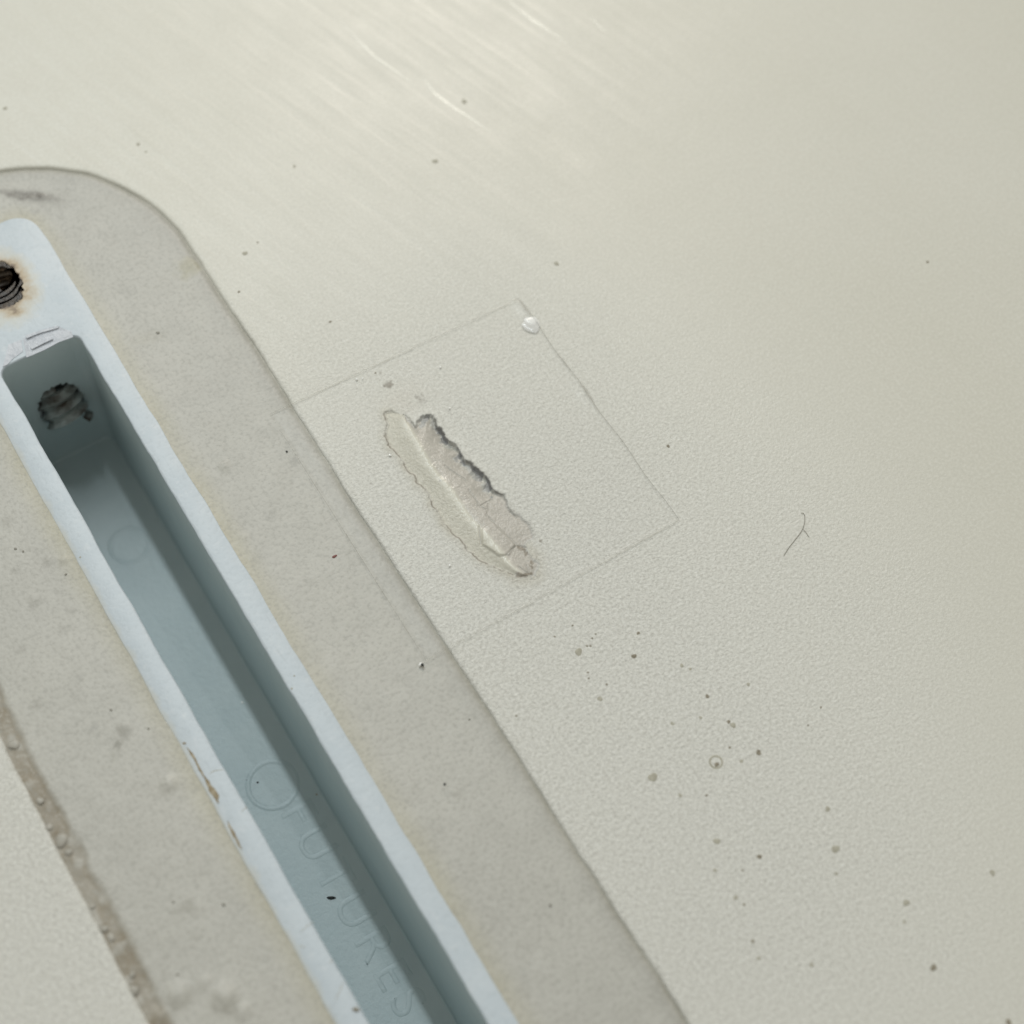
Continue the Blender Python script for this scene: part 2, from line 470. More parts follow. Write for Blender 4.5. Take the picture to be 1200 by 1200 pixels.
def rect_loop(x0, x1, y0, y1, n, z=0):
    pts = []
    for i in range(n): pts.append((x0 + (x1 - x0) * i / n, y0))
    for i in range(n): pts.append((x1, y0 + (y1 - y0) * i / n))
    for i in range(n): pts.append((x1 - (x1 - x0) * i / n, y1))
    for i in range(n): pts.append((x0, y1 - (y1 - y0) * i / n))
    return [bm.verts.new((a * MM, b * MM, z * MM)) for a, b in pts]
Lo = rect_loop(HX0, HX1, HY0, HY1, 24)
E_ += loop_edges(Lo)
E_ += loop_edges(rect_loop(GX0, GX1, GY0, GY1, 20))
fill = bmesh.ops.triangle_fill(bm, use_beauty=True, use_dissolve=False, edges=E_)
# drop fill inside the ding opening / patch opening
kill = []
for f in fill['geom']:
    if isinstance(f, bmesh.types.BMFace):
        c = f.calc_center_median() / MM
        if GX0 < c.x < GX1 and GY0 < c.y < GY1: kill.append(f)
        elif abs(c.x - CX) < R_OUT - .6 and CY0 < c.y < CY1: kill.append(f)
if kill: bmesh.ops.delete(bm, geom=kill, context='FACES_ONLY')
# rolled rails of the slab
prev = Lo
for dr, dz in [(3, -.4), (7, -2.5), (10, -7), (11, -14), (9, -22), (4, -28)]:
    nl = []
    cxm, cym = (HX0 + HX1) / 2, (HY0 + HY1) / 2
    for v in Lo:
        x, y = v.co.x / MM, v.co.y / MM
        sx = (x - cxm) / ((HX1 - HX0) / 2); sy = (y - cym) / ((HY1 - HY0) / 2)
        nl.append(bm.verts.new(((x + dr * sx) * MM, (y + dr * sy) * MM, dz * MM)))
    for i in range(len(Lo)):
        j = (i + 1) % len(Lo)
        bm.faces.new((prev[i], prev[j], nl[j], nl[i]))
    prev = nl
bm.faces.new(prev[::-1])
bmesh.ops.recalc_face_normals(bm, faces=bm.faces)
me = bpy.data.meshes.new('hull')
bm.to_mesh(me); bm.free()
up = sum(p.normal.z * p.area for p in me.polygons if p.center.z > -.0005)
if up < 0: me.flip_normals()
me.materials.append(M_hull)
hull = bpy.data.objects.new('hull', me); scn.collection.objects.link(hull); hull.parent = board

# ---- the ding: a finely meshed piece of the same skin, broken and dented
S6 = lambda L: [(400 + a / 4.2857, 420 + b / 4.2857) for a, b in L]
A_px = S6([(250, 262), (214, 280), (228, 340), (216, 390), (246, 450), (310, 518), (360, 580), (408, 645), (440, 700), (490, 785), (552, 875), (632, 968), (722, 1026), (800, 1066), (884, 1092)])
B_px = S6([(318, 288), (345, 318), (372, 340), (402, 288), (462, 290), (482, 345), (520, 388), (580, 440), (620, 510), (662, 545), (722, 592), (762, 662), (820, 684), (848, 762), (902, 792), (948, 838), (966, 898), (920, 940), (950, 980), (986, 1022), (972, 1090)])
RI_px = S6([(330, 330), (395, 440), (450, 540), (520, 625), (600, 735), (690, 850), (760, 935), (840, 1030), (900, 1085)])
Aline = rough_line(pxs(A_px), .22, 3, 3); Bline = rough_line(pxs(B_px), .16, 3, 5); Rline = rough_line(pxs(RI_px), .10, 2, 9)
poly = Aline + Bline[::-1]
h = .06
gx = np.linspace(GX0, GX1, int((GX1 - GX0) / h) + 1); gy = np.linspace(GY0, GY1, int((GY1 - GY0) / h) + 1)
GX, GY = np.meshgrid(gx, gy); X, Y = GX.ravel(), GY.ravel()
ins = inpoly(X, Y, poly)
dA = pdist(X, Y, Aline); dB = pdist(X, Y, Bline); dR = pdist(X, Y, Rline)
poly_right = Rline + Bline[::-1]
right = inpoly(X, Y, poly_right) & ins
n1 = fnoise(X, Y, 1.6, 61); n2 = fnoise(X, Y, .45, 66)
deepmask = sstep(0, 1, 1 - np.clip((np.array([0.0]) + pdist(X, Y, pxs(S6([(470, 330), (600, 480), (740, 640)])).tolist())) / 2.6, 0, 1))
t = dB / (dB + dR + 1e-6)
z_right = -(.10 + .46 * deepmask * np.clip(1.8 * fnoise(X, Y, 1.4, 63) - .25, .15, 1.3)) * (1 - t) ** .9 + .20 * sstep(0, 1, t) + (n1 - .5) * .14 * t + (n2 - .5) * .03
u = dA / (dA + dR + 1e-6)
z_left = -.13 + .33 * sstep(0, 1, u) + (n1 - .5) * .10 * u + (n2 - .5) * .02
z_in = np.where(right, z_right, z_left)
z_in = z_in * sstep(0, .20, np.minimum(dA, dB))
lip = .13 * np.exp(-(dB / .8) ** 2) * (.4 + n1) * sstep(3.4, 2.0, np.abs(pdist(X, Y, pxs(S6([(480, 345), (760, 660)])).tolist())))
lipA = .05 * np.exp(-(dA / .5) ** 2) * (n1 + .2)
z_out = lip + lipA
Zg = np.where(ins, z_in, z_out)
# flaked chip at the lower end
chip = pxs(S6([(700, 860), (760, 815), (880, 935), (845, 995), (790, 1000), (705, 940)]))
ci = inpoly(X, Y, rough_line(chip.tolist() + [chip[0].tolist()], .08, 2, 4)[:-1]); dC = pdist(X, Y, chip.tolist() + [chip[0].tolist()])
Zg = Zg + np.where(ci, .17 * sstep(0, .18, dC), 0)
cracks = [rough_line(pxs(S6(L)), .07, 2, 20 + i) for i, L in enumerate([
    [(312, 282), (345, 310), (388, 372)], [(520, 540), (570, 575), (625, 612)], [(640, 660), (690, 738), (730, 760)], [(740, 720), (730, 790), (790, 860), (880, 940)],
    [(830, 990), (880, 940), (925, 950)], [(690, 850), (700, 935)], [(760, 668), (752, 710), (700, 740)], [(848, 770), (880, 800)], [(890, 1050), (960, 1090)], [(930, 1040), (955, 1110)]])]
dK = np.minimum.reduce([pdist(X, Y, c) for c in cracks])
Zg -= .10 * np.exp(-(dK / .07) ** 2)
Zg -= .07 * np.exp(-(dA / .07) ** 2)
# keep the sheet's border exactly flush
bd = np.minimum.reduce([X - GX0, GX1 - X, Y - GY0, GY1 - Y]); Zg = Zg * sstep(0, .8, bd)
absb = np.zeros((len(X), 3))
frag = fnoise(X, Y, .9, 71)
absb += (ins * sstep(0, .2, np.minimum(dA, dB)))[:, None] * np.array([.150, .172, .235])
absb += (right * sstep(0, .3, dR))[:, None] * np.array([.110, .122, .085])
stain_shade(np.exp(-(dA / .085) ** 2) * (.35 + .65 * sstep(.30, .55, frag)), (.56, .61, .67))
stain_shade(np.exp(-(dA / .6) ** 2) * .9 * fnoise(X, Y, 2.2, 77), (.24, .28, .37))
top_edge = sstep(0, .8, deepmask)  # below: shade under the jagged lip painted into the colour, dirt with it
stain_shade(np.exp(-(dB / (.06 + .14 * frag)) ** 2) * (.35 + .65 * top_edge) * (.3 + .7 * sstep(.30, .55, frag)), (.70, .71, .72))
stain_shade((right * np.exp(-(dB / 1.5) ** 2)) * top_edge * (.5 + .7 * frag), (.40, .40, .39))
stain_shade((ins * np.exp(-(dB / .95) ** 2)) * top_edge * sstep(.46, .60, fnoise(X, Y, .8, 73)), (.72, .72, .70))
stain_shade(np.exp(-(dK / .075) ** 2) * (.35 + .6 * frag), (.50, .52, .55))
end = pdist(X, Y, pxs(S6([(880, 930), (950, 1000), (960, 1080), (890, 1090)])).tolist())
stain_shade(sstep(.5, .1, end) * sstep(.50, .62, fnoise(X, Y, .35, 75, 2)), (.55, .60, .65))
stain_shade(sstep(1.8, .2, end) * .7, (.17, .20, .26))
for (qx, qy, r, a) in [(456, 451, .45, 1.), (445, 437, .2, .6), (491, 466, .45, .6), (495, 470, .4, .4), (503, 696, .5, .9), (500, 703, .35, .6), (515, 564, .2, .8), (560, 592, .2, .8), (633, 634, .22, 1.), (435, 567, .2, .6)]:
    c = px(qx, qy); d = np.hypot(X - c[0], Y - c[1]) / r + (fnoise(X, Y, .22, 79, 2) - .5) * 1.6
    stain_shade(sstep(1.1, .5, d) * a, (.46, .49, .52))
c = px(470, 470)
stain_shade(np.exp(-(((X - c[0]) / 2.5) ** 2 + ((Y - c[1]) / 1.8) ** 2)) * .6, (.05, .075, .10))
absb -= (ins * np.exp(-(dR / .35) ** 2) * (.5 + n2))[:, None] * .13      # ridge highlight painted as a paler colour
absb = np.clip(absb, -.1, .93)
nx_, ny_ = len(gx), len(gy)
ii = np.arange(nx_ * ny_).reshape(ny_, nx_)
F = np.stack([ii[:-1, :-1], ii[:-1, 1:], ii[1:, 1:], ii[1:, :-1]], -1).reshape(-1, 4)
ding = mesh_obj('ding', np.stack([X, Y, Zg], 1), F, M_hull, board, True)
attr3(ding, 'stain_shade', absb)
ga = ding.data.attributes.new('gloss', 'FLOAT', 'POINT')
ga.data.foreach_set('value', (ins * sstep(0, .3, np.minimum(dA, dB)) * np.minimum(1, np.where(right, .55, .45) + .4 * np.exp(-(dR / .5) ** 2))).astype(np.float32))
ding['label'] = 'long cracked and dented gouge with dark jagged edge in the off-white skin'

# ---- little dirt-filled pinholes and blisters on the hull
def speck(name, c, r, m, parent, z=0.0, hgt=.25, squash=1.0, ang=0.0, ring=False):
    n = 12; V = []; F = []
    prof = [(1.0, -.02), (.85, hgt * r * .6), (.45, hgt * r), (0, hgt * r * 1.05)]
    if ring: prof = [(1.0, -.02), (.86, hgt * r), (.68, hgt * r * .9), (.52, .03), (.25, .025), (.15, hgt * r * .7), (0, hgt * r * .8)]
    ph = [rnd.uniform(0, 6.28) for _ in range(3)]
    jit = [1 + .14 * math.sin(2 * math.pi * i / n * 2 + ph[0]) + .10 * math.sin(2 * math.pi * i / n * 3 + ph[1]) + rnd.uniform(-.05, .05) for i in range(n)]
    ca, sa = math.cos(ang), math.sin(ang)
    for (q, zz) in prof[:-1]:
        for i in range(n):
            a = 2 * math.pi * i / n; x = q * r * jit[i] * math.cos(a); y = q * r * jit[i] * math.sin(a) * squash
            V.append((c[0] + x * ca - y * sa, c[1] + x * sa + y * ca, z + zz))
    V.append((c[0], c[1], z + prof[-1][1]))
    for k in range(len(prof) - 2):
        for i in range(n):
            j = (i + 1) % n; F.append((k * n + i, k * n + j, (k + 1) * n + j, (k + 1) * n + i))
    k = len(prof) - 2
    for i in range(n): F.append((k * n + i, k * n + (i + 1) % n, len(V) - 1))
    return mesh_obj(name, V, F, m, parent, True)
PXMM = .076
dark = [(743, 769, 4.5), (748, 742, 3), (688, 757, 2), (692, 757, 2), (694, 748, 1.8), (698, 743, 1.8), (650, 746, 1.8), (671, 733, 1.8), (689, 788, 2), (690, 795, 1.8),
        (711, 802, 2), (829, 816, 3.5), (854, 846, 3.2), (889, 882, 4.6), (962, 829, 2), (890, 1004, 4), (828, 932, 2.4), (855, 876, 2.2), (870, 1020, 2), (872, 1060, 2.4),
        (1094, 1134, 5.2), (882, 1103, 3), (302, 284, 2.0), (280, 342, 2.6), (387, 377, 2.6), (1087, 307, 3), (783, 523, 3.2), (1182, 1198, 5), (605, 839, 2), (947, 850, 1.8), (440, 437, 2)]
pale = [(678, 764, 6), (859, 850, 4.5), (788, 848, 3), (821, 841, 2.6), (877, 802, 3), (970, 948, 4), (979, 995, 6), (840, 986, 5), (797, 932, 3), (869, 892, 3), (1062, 1058, 5), (1163, 1023, 4.4),
        (951, 1131, 3.2), (889, 1123, 3), (980, 1024, 2.6), (510, 189, 5), (544, 119, 5), (652, 309, 4.5), (287, 297, 4.5), (162, 169, 3.5), (799, 780, 3.2), (809, 784, 2.4), (703, 819, 4), (765, 911, 7), (171, 178, 2.4), (6, 127, 4), (345, 195, 3), (838, 1020, 3), (862, 1052, 3.5), (1060, 1080, 2.5)]
for (x, y, r) in dark:
    speck('pinhole', px(x, y), r * PXMM * .74, M_dirt, hull, hgt=.12)
for (x, y, r) in pale:
    speck('pinhole', px(x, y), r * PXMM * .80, M_paledirt, hull, hgt=.10)

# ---- sanding scratches in the skin, their glint painted as pale colour
def sliver(name, pts, width, m, parent, z0=.004, hh=.025):
    L = rough_line(pts, .05, 2, len(pts) + int(width * 1000))
    V = []; F = []
    n = len(L)
    for i, (x, y) in enumerate(L):
        a = L[max(i - 1, 0)]; b = L[min(i + 1, n - 1)]
        l = math.hypot(b[0] - a[0], b[1] - a[1]); nx, ny = -(b[1] - a[1]) / l, (b[0] - a[0]) / l
        wv = width * (.12 + .88 * math.sin(math.pi * (i + .02) / (n - .96))) * rnd.uniform(.6, 1.15) / 2
        V += [(x - nx * wv, y - ny * wv, z0), (x, y, z0 + hh), (x + nx * wv, y + ny * wv, z0)]
    for i in range(n - 1):
        a = 3 * i; F += [(a, a + 1, a + 4, a + 3), (a + 1, a + 2, a + 5, a + 4)]
    return mesh_obj(name, V, F, m, parent, True)
for pts, wd in [([(497, 92), (510, 110), (535, 128), (580, 158)], .30), ([(595, 0), (622, 22), (667, 52)], .30), ([(396, 22), (440, 67), (490, 102)], .20), ([(690, 18), (712, 40)], .16)]:
    sliver('scratch', pxs(pts).tolist(), wd, M_scratch, hull, .002, .012)

# ------------------------------------------------------------------ fin box
TOPZ = .04
o_top = rrect(BX0 + .0, BX1 - .0, BY0, BY1, 2.6)
def shrink(x, r): return rrect(BX0 + x, BX1 - x, BY0 + x, BY1 - x, r)
def slot(x, r): return rrect(SX0 - x, SX1 + x, SY0 - x, SY1 + x, r, (SY0 + 3, SY1 - 3))
ringsdef = [(o_top, -24.0), (o_top, TOPZ - .12), (shrink(.05, 2.55), TOPZ - .03), (shrink(.14, 2.5), TOPZ),
            (slot(.24, 1.2), TOPZ), (slot(.12, 1.1), TOPZ - .02), (slot(.03, 1.0), TOPZ - .10), (slot(0, 1.0), TOPZ - .25), (slot(0, 1.0), -DEPTH + .5), (slot(-.06, 1.0), -DEPTH + .2), (slot(-.20, .9), -DEPTH + .06), (slot(-.5, .8), -DEPTH)]
V = []
for k, (L, z) in enumerate(ringsdef):
    x, y = L[:, 0].copy(), L[:, 1].copy()
    if 0 < k < 8:      # knife-trimmed edges are never quite straight
        x = x + (fnoise(x, y, 3.2, 81 + k // 4, 4) - .5) * .26; y = y + (fnoise(x, y, 3, 84) - .5) * .16
    V.append(np.stack([x, y, np.full(NR, z)], 1))
V = np.concatenate(V)
F = ring_faces(len(ringsdef))
last = (len(ringsdef) - 1) * NR
F.append(tuple(range(last, last + NR)))
F.append(tuple(range(NR - 1, -1, -1)))
fin = mesh_obj('fin_box', V, F, M_plastic, board)
fin.data.materials.append(M_slot)
for p_ in fin.data.polygons:
    c_ = p_.center / MM
    if c_.z < -.25 and SX0 - .2 < c_.x < SX1 + .2 and SY0 - .2 < c_.y < SY1 + .2: p_.material_index = 1
fin['label'] = 'white plastic fin box with a long deep slot and rusty screw hole'
# tilted screw bore through the solid end
HA = np.array([12.15, 102.1, 0.0]); HB = np.array([12.5, 93.4, -10.2])
ax = (HB - HA) / np.linalg.norm(HB - HA)
e1 = np.cross(ax, [1, 0, 0]); e1 /= np.linalg.norm(e1); e2 = np.cross(ax, e1)
def cyl(r, s0, s1, n=40, wob=.0):
    V = []
    for s in (s0, s1):
        for i in range(n):
            a = 2 * math.pi * i / n; rr = r * (1 + wob * rnd.uniform(-1, 1))
            V.append(HA + ax * s + e1 * rr * math.cos(a) + e2 * rr * math.sin(a))
    F = [(i, (i + 1) % n, n + (i + 1) % n, n + i) for i in range(n)]
    F += [tuple(range(n - 1, -1, -1)), tuple(range(n, 2 * n))]
    return V, F
LB = float(np.linalg.norm(HB - HA))
cut = mesh_obj('bore_cutter', *cyl(2.25, -6, LB + 4.0, 48, .10), M_bolt)
md = fin.modifiers.new('bore', 'BOOLEAN'); md.operation = 'DIFFERENCE'; md.object = cut; md.solver = 'EXACT'
bpy.context.view_layer.update()
dg = bpy.context.evaluated_depsgraph_get()
nm = bpy.data.meshes.new_from_object(fin.evaluated_get(dg))
fin.modifiers.clear(); fin.data = nm; nm.name = 'fin_box'
bpy.data.objects.remove(cut, do_unlink=True)
bmx = bmesh.new(); bmx.from_mesh(nm); bmesh.ops.recalc_face_normals(bmx, faces=bmx.faces); bmx.to_mesh(nm); bmx.free()
try:
    nm.shade_auto_smooth if hasattr(nm, 'shade_auto_smooth') else None
    for p_ in nm.polygons: p_.use_smooth = True
    nm.set_sharp_from_angle(angle=math.radians(32))
except Exception as ex: print(ex)
# thread: a helical ridge lining the bore
def helix(r, depth, pitch, s0, s1, seg=40):
    turns = (s1 - s0) / pitch; N = int(turns * seg)
    prof = [(r + .15, -.46), (r - depth * .7, -.14), (r - depth, 0), (r - depth * .7, .14), (r + .15, .46)]
    V = []; F = []
    for i in range(N + 1):
        a = 2 * math.pi * i / seg; s = s0 + (s1 - s0) * i / N
        wv = 1 + .05 * math.sin(i * 1.7) * rnd.uniform(0, 1)
        for (rr, ds) in prof:
            rr2 = rr * wv if rr < r else rr
            V.append(HA + ax * (s + ds * pitch) + e1 * rr2 * math.cos(a) + e2 * rr2 * math.sin(a))
    k = len(prof)
    for i in range(N):
        for j in range(k - 1): F.append((i * k + j, i * k + j + 1, (i + 1) * k + j + 1, (i + 1) * k + j))
    return V, F
def ridge(name, r0, r1, pitch, s0, s1, m, parent, seg=36):
    """helical ridge from radius r0 (buried) to r1 (crest)"""
    N = int((s1 - s0) / pitch * seg); V = []; F = []
    for i in range(N + 1):
        a = 2 * math.pi * i / seg; s = s0 + (s1 - s0) * i / N
        wv = rnd.uniform(-.07, .07)
        for (q, ds) in ((0, -.48), (.75, -.16), (1, 0), (.75, .16), (0, .48)):
            rr = r0 + (r1 - r0) * q + (wv if 0 < q else 0)
            q_ = HA + ax * (s + ds * pitch) + e1 * rr * math.cos(a) + e2 * rr * math.sin(a)
            q_[2] = min(q_[2], -.07); V.append(q_)
    for i in range(N):
        for j in range(4): F.append((i * 5 + j, i * 5 + j + 1, (i + 1) * 5 + j + 1, (i + 1) * 5 + j))
    return mesh_obj(name, V, F, m, parent, True)
plug = mesh_obj('grub_screw', *cyl(1.62, 2.6, LB - 4.2, 28), M_bolt, fin, True)
plug['label'] = 'blackened grub screw sunk in the slanting hole'
ridge('thread', 2.32, 1.66, .95, -1.7, LB - 4.0, M_bolt, plug)
th = ridge('screw_thread', 2.35, 1.72, 1.15, LB - 2.6, LB + 1.9, M_plasticdirty, fin)
th['label'] = 'grimy thread where the screw hole comes out in the slot wall'
# torn plastic at the end of the slot
def chip_obj(name, outline_px, zs, thick, m, parent, z_ref=.05):
    P2 = pxs(outline_px, z_ref); n = len(P2)
    V = [(a, b, z) for (a, b), z in zip(P2, zs)] + [(a, b, z - thick) for (a, b), z in zip(P2, zs)]
    F = [tuple(range(n)), tuple(range(2 * n - 1, n - 1, -1))] + [(i, n + i, n + (i + 1) % n, (i + 1) % n) for i in range(n)]
    o = mesh_obj(name, V, F, m, parent)
    b = bmesh.new(); b.from_mesh(o.data); bmesh.ops.recalc_face_normals(b, faces=b.faces); b.to_mesh(o.data); b.free()
    return o
o = chip_obj('torn_flake', [(27, 397), (45, 389), (66, 383), (84, 389), (86, 395), (70, 401), (52, 411), (38, 417), (31, 419), (29, 408)], [.10, .22, .26, .16, .07, .13, .18, .16, .07, .07], .10, M_flake, fin)
o['label'] = 'torn curl of pale plastic at the end of the slot'
for pl in ([(30, 395), (48, 389), (70, 384), (69, 386), (48, 392), (32, 398)], [(36, 408), (50, 402), (62, 397), (63, 399), (50, 405), (38, 411)], [(10, 404), (25, 398), (27, 412), (16, 420), (8, 428), (3, 430)]):
    chip_obj('torn_flake', pl, [.32, .34, .34, .36, .36, .34] if pl[0][0] != 10 else [.09] * 6, .1, M_flake, fin)

# brown grime where the rim has broken away from the resin
for L, wd in [([(219, 876), (226, 886), (234, 902), (241, 914)], .26), ([(240, 910), (246, 922), (254, 934), (256, 942)], .48), ([(267, 962), (272, 974), (278, 985), (284, 996)], .28), ([(214, 871), (218, 872)], .25)]:
    sliver('grime_streak', pxs(L).tolist(), wd, M_brown, fin, TOPZ + .01, .06)
for L, wd in [([(245, 908), (252, 903), (262, 902)], .09), ([(282, 952), (288, 947), (290, 945)], .08), ([(352, 1094), (360, 1085), (368, 1080)], .06), ([(392, 1175), (398, 1162), (402, 1150)], .06), ([(385, 1130), (388, 1126), (390, 1124)], .07), ([(351, 1107), (358, 1111)], .08)]:
    sliver('scratch', pxs(L).tolist(), wd, M_paledirt, fin, TOPZ + .005, .01)
# ejector rings and raised lettering on the slot floor
def ring(name, c, r, wdt, hgt, m, parent, z, n=56, a0=0, a1=2 * math.pi):
    V = []; F = []
    for i in range(n):
        a = a0 + (a1 - a0) * i / n
        for (rr, zz) in ((r - wdt, -.01), (r - wdt * .4, hgt), (r + wdt * .4, hgt), (r + wdt, -.01)):
            V.append((c[0] + rr * math.cos(a), c[1] + rr * math.sin(a), z + zz))
    for i in range(n):
        j = (i + 1) % n
        for q in range(3): F.append((4 * i + q, 4 * i + q + 1, 4 * j + q + 1, 4 * j + q))
    return mesh_obj(name, V, F, m, parent, True)
ring('moulded_ring', (12.55, 51.0), 2.35, .30, .05, M_slot, fin, -DEPTH)
ring('moulded_ring', (12.1, 80.8), 1.95, .26, .035, M_slot, fin, -DEPTH)
cu = bpy.data.curves.new('lettering', 'FONT')
cu.body = 'FUTURES'; cu.size = 4.6 * MM; cu.extrude = .0; cu.bevel_depth = .24 * MM; cu.offset = -.18 * MM; cu.bevel_resolution = 5; cu.space_character = 1.30
cu.align_y = 'CENTER'
to = bpy.data.objects.new('lettering_tmp', cu); scn.collection.objects.link(to)
bpy.context.view_layer.update()
tm = bpy.data.meshes.new_from_object(to.evaluated_get(bpy.context.evaluated_depsgraph_get()))
bpy.data.objects.remove(to, do_unlink=True)
tm.transform(Matrix.Translation((13.2 * MM, 48.3 * MM, (-DEPTH - .10) * MM)) @ Matrix.Rotation(-math.pi / 2, 4, 'Z'))
tm.transform(Matrix.Translation((0, 0, -DEPTH * MM)) @ Matrix.Diagonal((1, 1, .24, 1)) @ Matrix.Translation((0, 0, DEPTH * MM)))
tm.materials.clear(); tm.materials.append(M_slot); tm.name = 'lettering'
le = bpy.data.objects.new('lettering', tm); scn.collection.objects.link(le); le.parent = fin
le['label'] = 'raised moulded capital letters on the slot floor'
# specks
for (x, y, r, z, par, m, nm_, sq) in [(290, 914, 2.2, -DEPTH, fin, M_black, 'dirt_speck', 1), (302, 917, 1.8, -DEPTH, fin, M_black, 'dirt_speck', 1), (371, 931, 1.8, -DEPTH, fin, M_paledirt, 'dirt_speck', 1),
                             (342, 807, 1.6, TOPZ, fin, M_paledirt, 'dirt_speck', 1), (345, 792, 1.3, TOPZ, fin, M_paledirt, 'dirt_speck', 1), (284, 823, 2.2, -DEPTH, fin, M_white, 'dirt_speck', 1), (94, 653, 1.5, TOPZ, fin, M_paledirt, 'dirt_speck', 1),
                             (185, 390, 2.6, -.04, patch, M_patchdirt, 'dirt_speck', 1), (392, 652, 3.6, -.03, patch, M_red, 'dirt_speck', .6), (521, 919, 1.8, -.03, patch, M_black, 'dirt_speck', 1), (645, 1061, 1.6, -.03, patch, M_patchdirt, 'dirt_speck', 1),
                             (550, 843, 1.4, -.03, patch, M_patchdirt, 'dirt_speck', 1), (18, 643, 2, -.03, patch, M_patchdirt, 'dirt_speck', 1), (27, 646, 1.6, -.03, patch, M_patchdirt, 'dirt_speck', 1), (77, 673, 1.8, -.03, patch, M_patchdirt, 'dirt_speck', 1), (208, 1142, 2, -.1, patch, M_patchdirt, 'dirt_speck', 1),
                             (336, 529, 1.6, .0, patch, M_black, 'dirt_speck', 1), (130, 832, 2, -.05, patch, M_patchdirt, 'dirt_speck', 1), (174, 854, 1.8, -.05, patch, M_patchdirt, 'dirt_speck', 1), (262, 1060, 2, -.05, patch, M_patchdirt, 'dirt_speck', 1), (203, 1057, 1.6, -.05, patch, M_patchdirt, 'dirt_speck', 1)]:
    speck(nm_, px(x, y, z), r * PXMM * .85, m, par, z=z, squash=sq)
# pale air bubbles in the resin
for (x, y, r) in [(75, 655, 4), (48, 232, 3), (52, 230, 2), (16, 872, 6), (47, 938, 4), (72, 984, 7), (80, 998, 4), (57, 969, 4), (122, 1088, 4), (130, 1098, 4), (157, 1160, 5), (60, 920, 3), (108, 1062, 3), (155, 1142, 3)]:
    speck('air_bubble', px(x, y, -.1), r * PXMM, M_bubble, patch, z=-.14, hgt=.17)

o = ring('blister', px(839, 893), 7.0 * PXMM, .11, .025, M_paledirt, hull, 0.0, 28)
o['label'] = 'ring-shaped blister with a dirt dot in its centre'
speck('pinhole', px(840, 896), 3.0 * PXMM, M_dirt, hull, hgt=.12)
# ------------------------------------------------------------------ clear tape over the ding
tape = empty('clear_tape')
tag(tape, 'square of thin clear tape stuck over the gouge beside the fin box', 'tape')
TX0, TX1, TY0, TY1 = 27.75, 54.55, 47.65, 75.6
nx_, ny_ = 70, 74
V = []
bub = px(623, 382)
def film_z(x, y):
    z = .16 + .03 * (vnoise(x, y, 4, 90) - .5)
    z += .20 * math.exp(-((x - TX1) / .9) ** 2) * (math.exp(-((y - 74.5) / 2.2) ** 2) + .9 * math.exp(-((y - 63.2) / 1.5) ** 2) + .3 * math.exp(-((y - 67) / 2.5) ** 2))
    return float(z)
for j in range(ny_ + 1):
    for i in range(nx_ + 1):
        x = TX0 + (TX1 - TX0) * i / nx_; y = TY0 + (TY1 - TY0) * j / ny_
        x += .07 * math.sin(y * .8) * (i / nx_); y += (.9 * (1 - i / nx_) - .2) * (j / ny_)
        V.append((x, y, film_z(x, y)))
F = []
for j in range(ny_):
    for i in range(nx_):
        a = j * (nx_ + 1) + i; F.append((a, a + 1, a + nx_ + 2, a + nx_ + 1))
film = mesh_obj('film', V, F, M_film, tape, True)
so = film.modifiers.new('thickness', 'SOLIDIFY'); so.thickness = .04 * MM; so.offset = -1
G = lambda i, j: V[j * (nx_ + 1) + i]
def edge_strip(idx, widths, m, label=None):
    VV = []; FF = []
    for k, (i, j) in enumerate(idx):
        a = G(*idx[max(k - 1, 0)]); b = G(*idx[min(k + 1, len(idx) - 1)])
        l = math.hypot(b[0] - a[0], b[1] - a[1]); nx, ny = -(b[1] - a[1]) / l, (b[0] - a[0]) / l
        p = G(i, j); wv = widths(k / (len(idx) - 1)) / 2
        VV += [(p[0] - nx * wv, p[1] - ny * wv, p[2] - .05), (p[0] - nx * wv * .5, p[1] - ny * wv * .5, p[2] + .02), (p[0] + nx * wv * .5, p[1] + ny * wv * .5, p[2] + .02), (p[0] + nx * wv, p[1] + ny * wv, p[2] - .05)]
    for k in range(len(idx) - 1):
        for q in range(3): FF.append((4 * k + q, 4 * k + q + 1, 4 * k + q + 5, 4 * k + q + 4))
    o = mesh_obj('edge', VV, FF, m, tape, True)
    if label: o['label'] = label
def wn(base, amp, seed, gate=0.0):
    def f(t):
        v = float(vnoise(t * 27, 0, 1.3, seed)); q = float(vnoise(t * 27, 0, 5, seed + 1))
        return max(.008, base + amp * max(0, v - .45) * 2) * (1 if q > gate else .15)
    return f
edge_strip([(nx_, j) for j in range(ny_ + 1)], lambda t: .075 + .20 * math.exp(-((t - .96) / .035) ** 2) + .22 * math.exp(-((t - .56) / .045) ** 2) + .10 * math.exp(-((t - .70) / .04) ** 2) - .03 * (t < .2), M_edge, 'lifted dark edge of the clear tape')
edge_strip([(0, j) for j in range(ny_ - 4)], wn(.03, .05, 101, .40), M_edge)
edge_strip([(i, 0) for i in range(nx_ + 1)], wn(.06, .10, 105, .35), M_edgelight)
edge_strip([(i, ny_) for i in range(nx_ + 1)], wn(.04, .10, 109, .52), M_edgelight)
o = speck('air_bubble', (bub[0], bub[1]), 10 * PXMM, M_air, tape, z=.15, hgt=.09, squash=1.3, ang=CAM_R[2])
b2 = px(622, 377); speck('air_glint', b2, 7.0 * PXMM, M_white, tape, z=.21, hgt=.12, squash=1.1, ang=.4)  # white cap painting the bubble's highlight
o['label'] = 'trapped bubble at the top corner with its highlight painted white'
cnr = px(495, 780)
speck('air_bubble', (cnr[0] - .1, cnr[1] + .15), 2.6 * PXMM, M_white, tape, z=.15, hgt=.25, squash=.7)  # white bead painting a glint at the film's lower corner
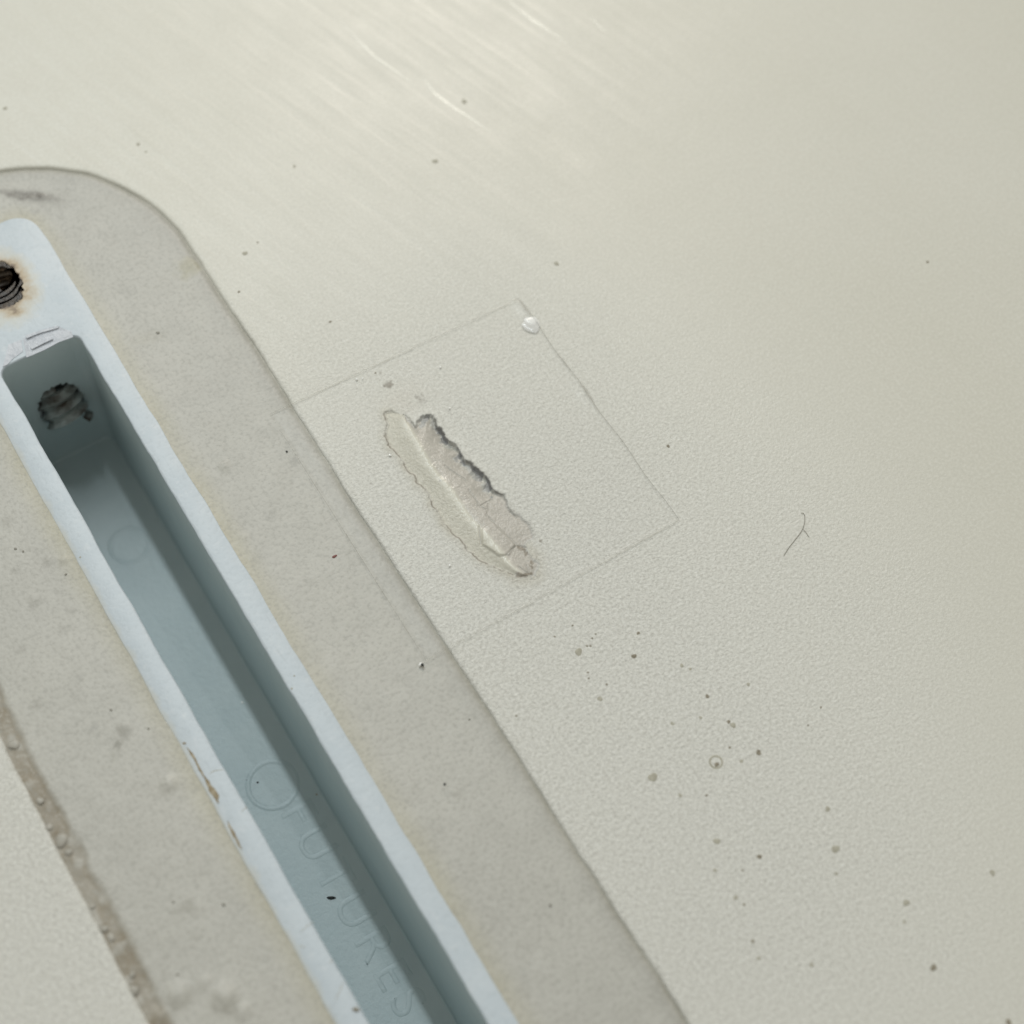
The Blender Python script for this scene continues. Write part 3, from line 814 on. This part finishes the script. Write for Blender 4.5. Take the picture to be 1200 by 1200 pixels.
speck('dirt_speck', cnr, 2.0 * PXMM, M_black, tape, z=.20, hgt=.5)
for (x, y, r) in [(527, 479, 1.8), (418, 445, 2), (516, 431, 1.8), (457, 534, 2.4), (527, 663, 2.2), (425, 444, 1.5)]:
    speck('air_bubble', px(x, y), r * PXMM * .7, M_white, tape, z=.15, hgt=.25)

# ------------------------------------------------------------------ loose hair and grit
def tube(V, F, pts, r, n=6):
    base = len(V)
    for i, p in enumerate(pts):
        a = np.array(pts[max(i - 1, 0)]); b = np.array(pts[min(i + 1, len(pts) - 1)])
        d = (b - a) / np.linalg.norm(b - a); s = np.cross(d, [0, 0, 1]); s /= np.linalg.norm(s); u_ = np.cross(s, d)
        rr = r * (.6 if i in (0, len(pts) - 1) else 1)
        for k in range(n):
            q = 2 * math.pi * k / n
            V.append(np.array(p) + s * rr * math.cos(q) + u_ * rr * math.sin(q))
    for i in range(len(pts) - 1):
        for k in range(n):
            F.append((base + i * n + k, base + i * n + (k + 1) % n, base + (i + 1) * n + (k + 1) % n, base + (i + 1) * n + k))
def curve3(pp, z0, z1, n=14):
    P2 = pxs([(800 + a / 3, 500 + b / 3) for a, b in pp]); s = np.linspace(0, len(P2) - 1, n); i = np.arange(len(P2))
    x = np.interp(s, i, P2[:, 0]); y = np.interp(s, i, P2[:, 1])
    for _ in range(2):
        x[1:-1] = (x[:-2] + 2 * x[1:-1] + x[2:]) / 4; y[1:-1] = (y[:-2] + 2 * y[1:-1] + y[2:]) / 4
    t = np.linspace(0, 1, n)
    return [(a, b, z0 + (z1 - z0) * tt + .05 * math.sin(math.pi * tt)) for a, b, tt in zip(x, y, t)]
V, F = [], []
tube(V, F, curve3([(415, 304), (424, 304), (430, 315), (428, 340), (422, 362), (398, 395), (375, 422), (355, 455)], .04, .03, 22), .024)
tube(V, F, curve3([(422, 360), (432, 372), (445, 390)], .05, .03, 8), .022)
tag(mesh_obj('hair', V, F, M_hair, None, True), 'tiny forked dark hair lying on the bare board right of the tape', 'hair')
c = px(388, 1052, -DEPTH + .1); o = speck('grit_crumb', c, .42, M_black, None, z=-DEPTH + .02, hgt=.5, squash=.38, ang=-.62)
tag(o, 'dark sliver of grit lying down inside the slot beside the letters', 'grit')
c = px(417, 1183, TOPZ); o = speck('grit_crumb', c, .32, M_dirt, None, z=TOPZ + .01, hgt=.45, squash=.5, ang=-.6)
tag(o, 'brown sliver of grit on the left white rim near the bottom edge', 'grit')
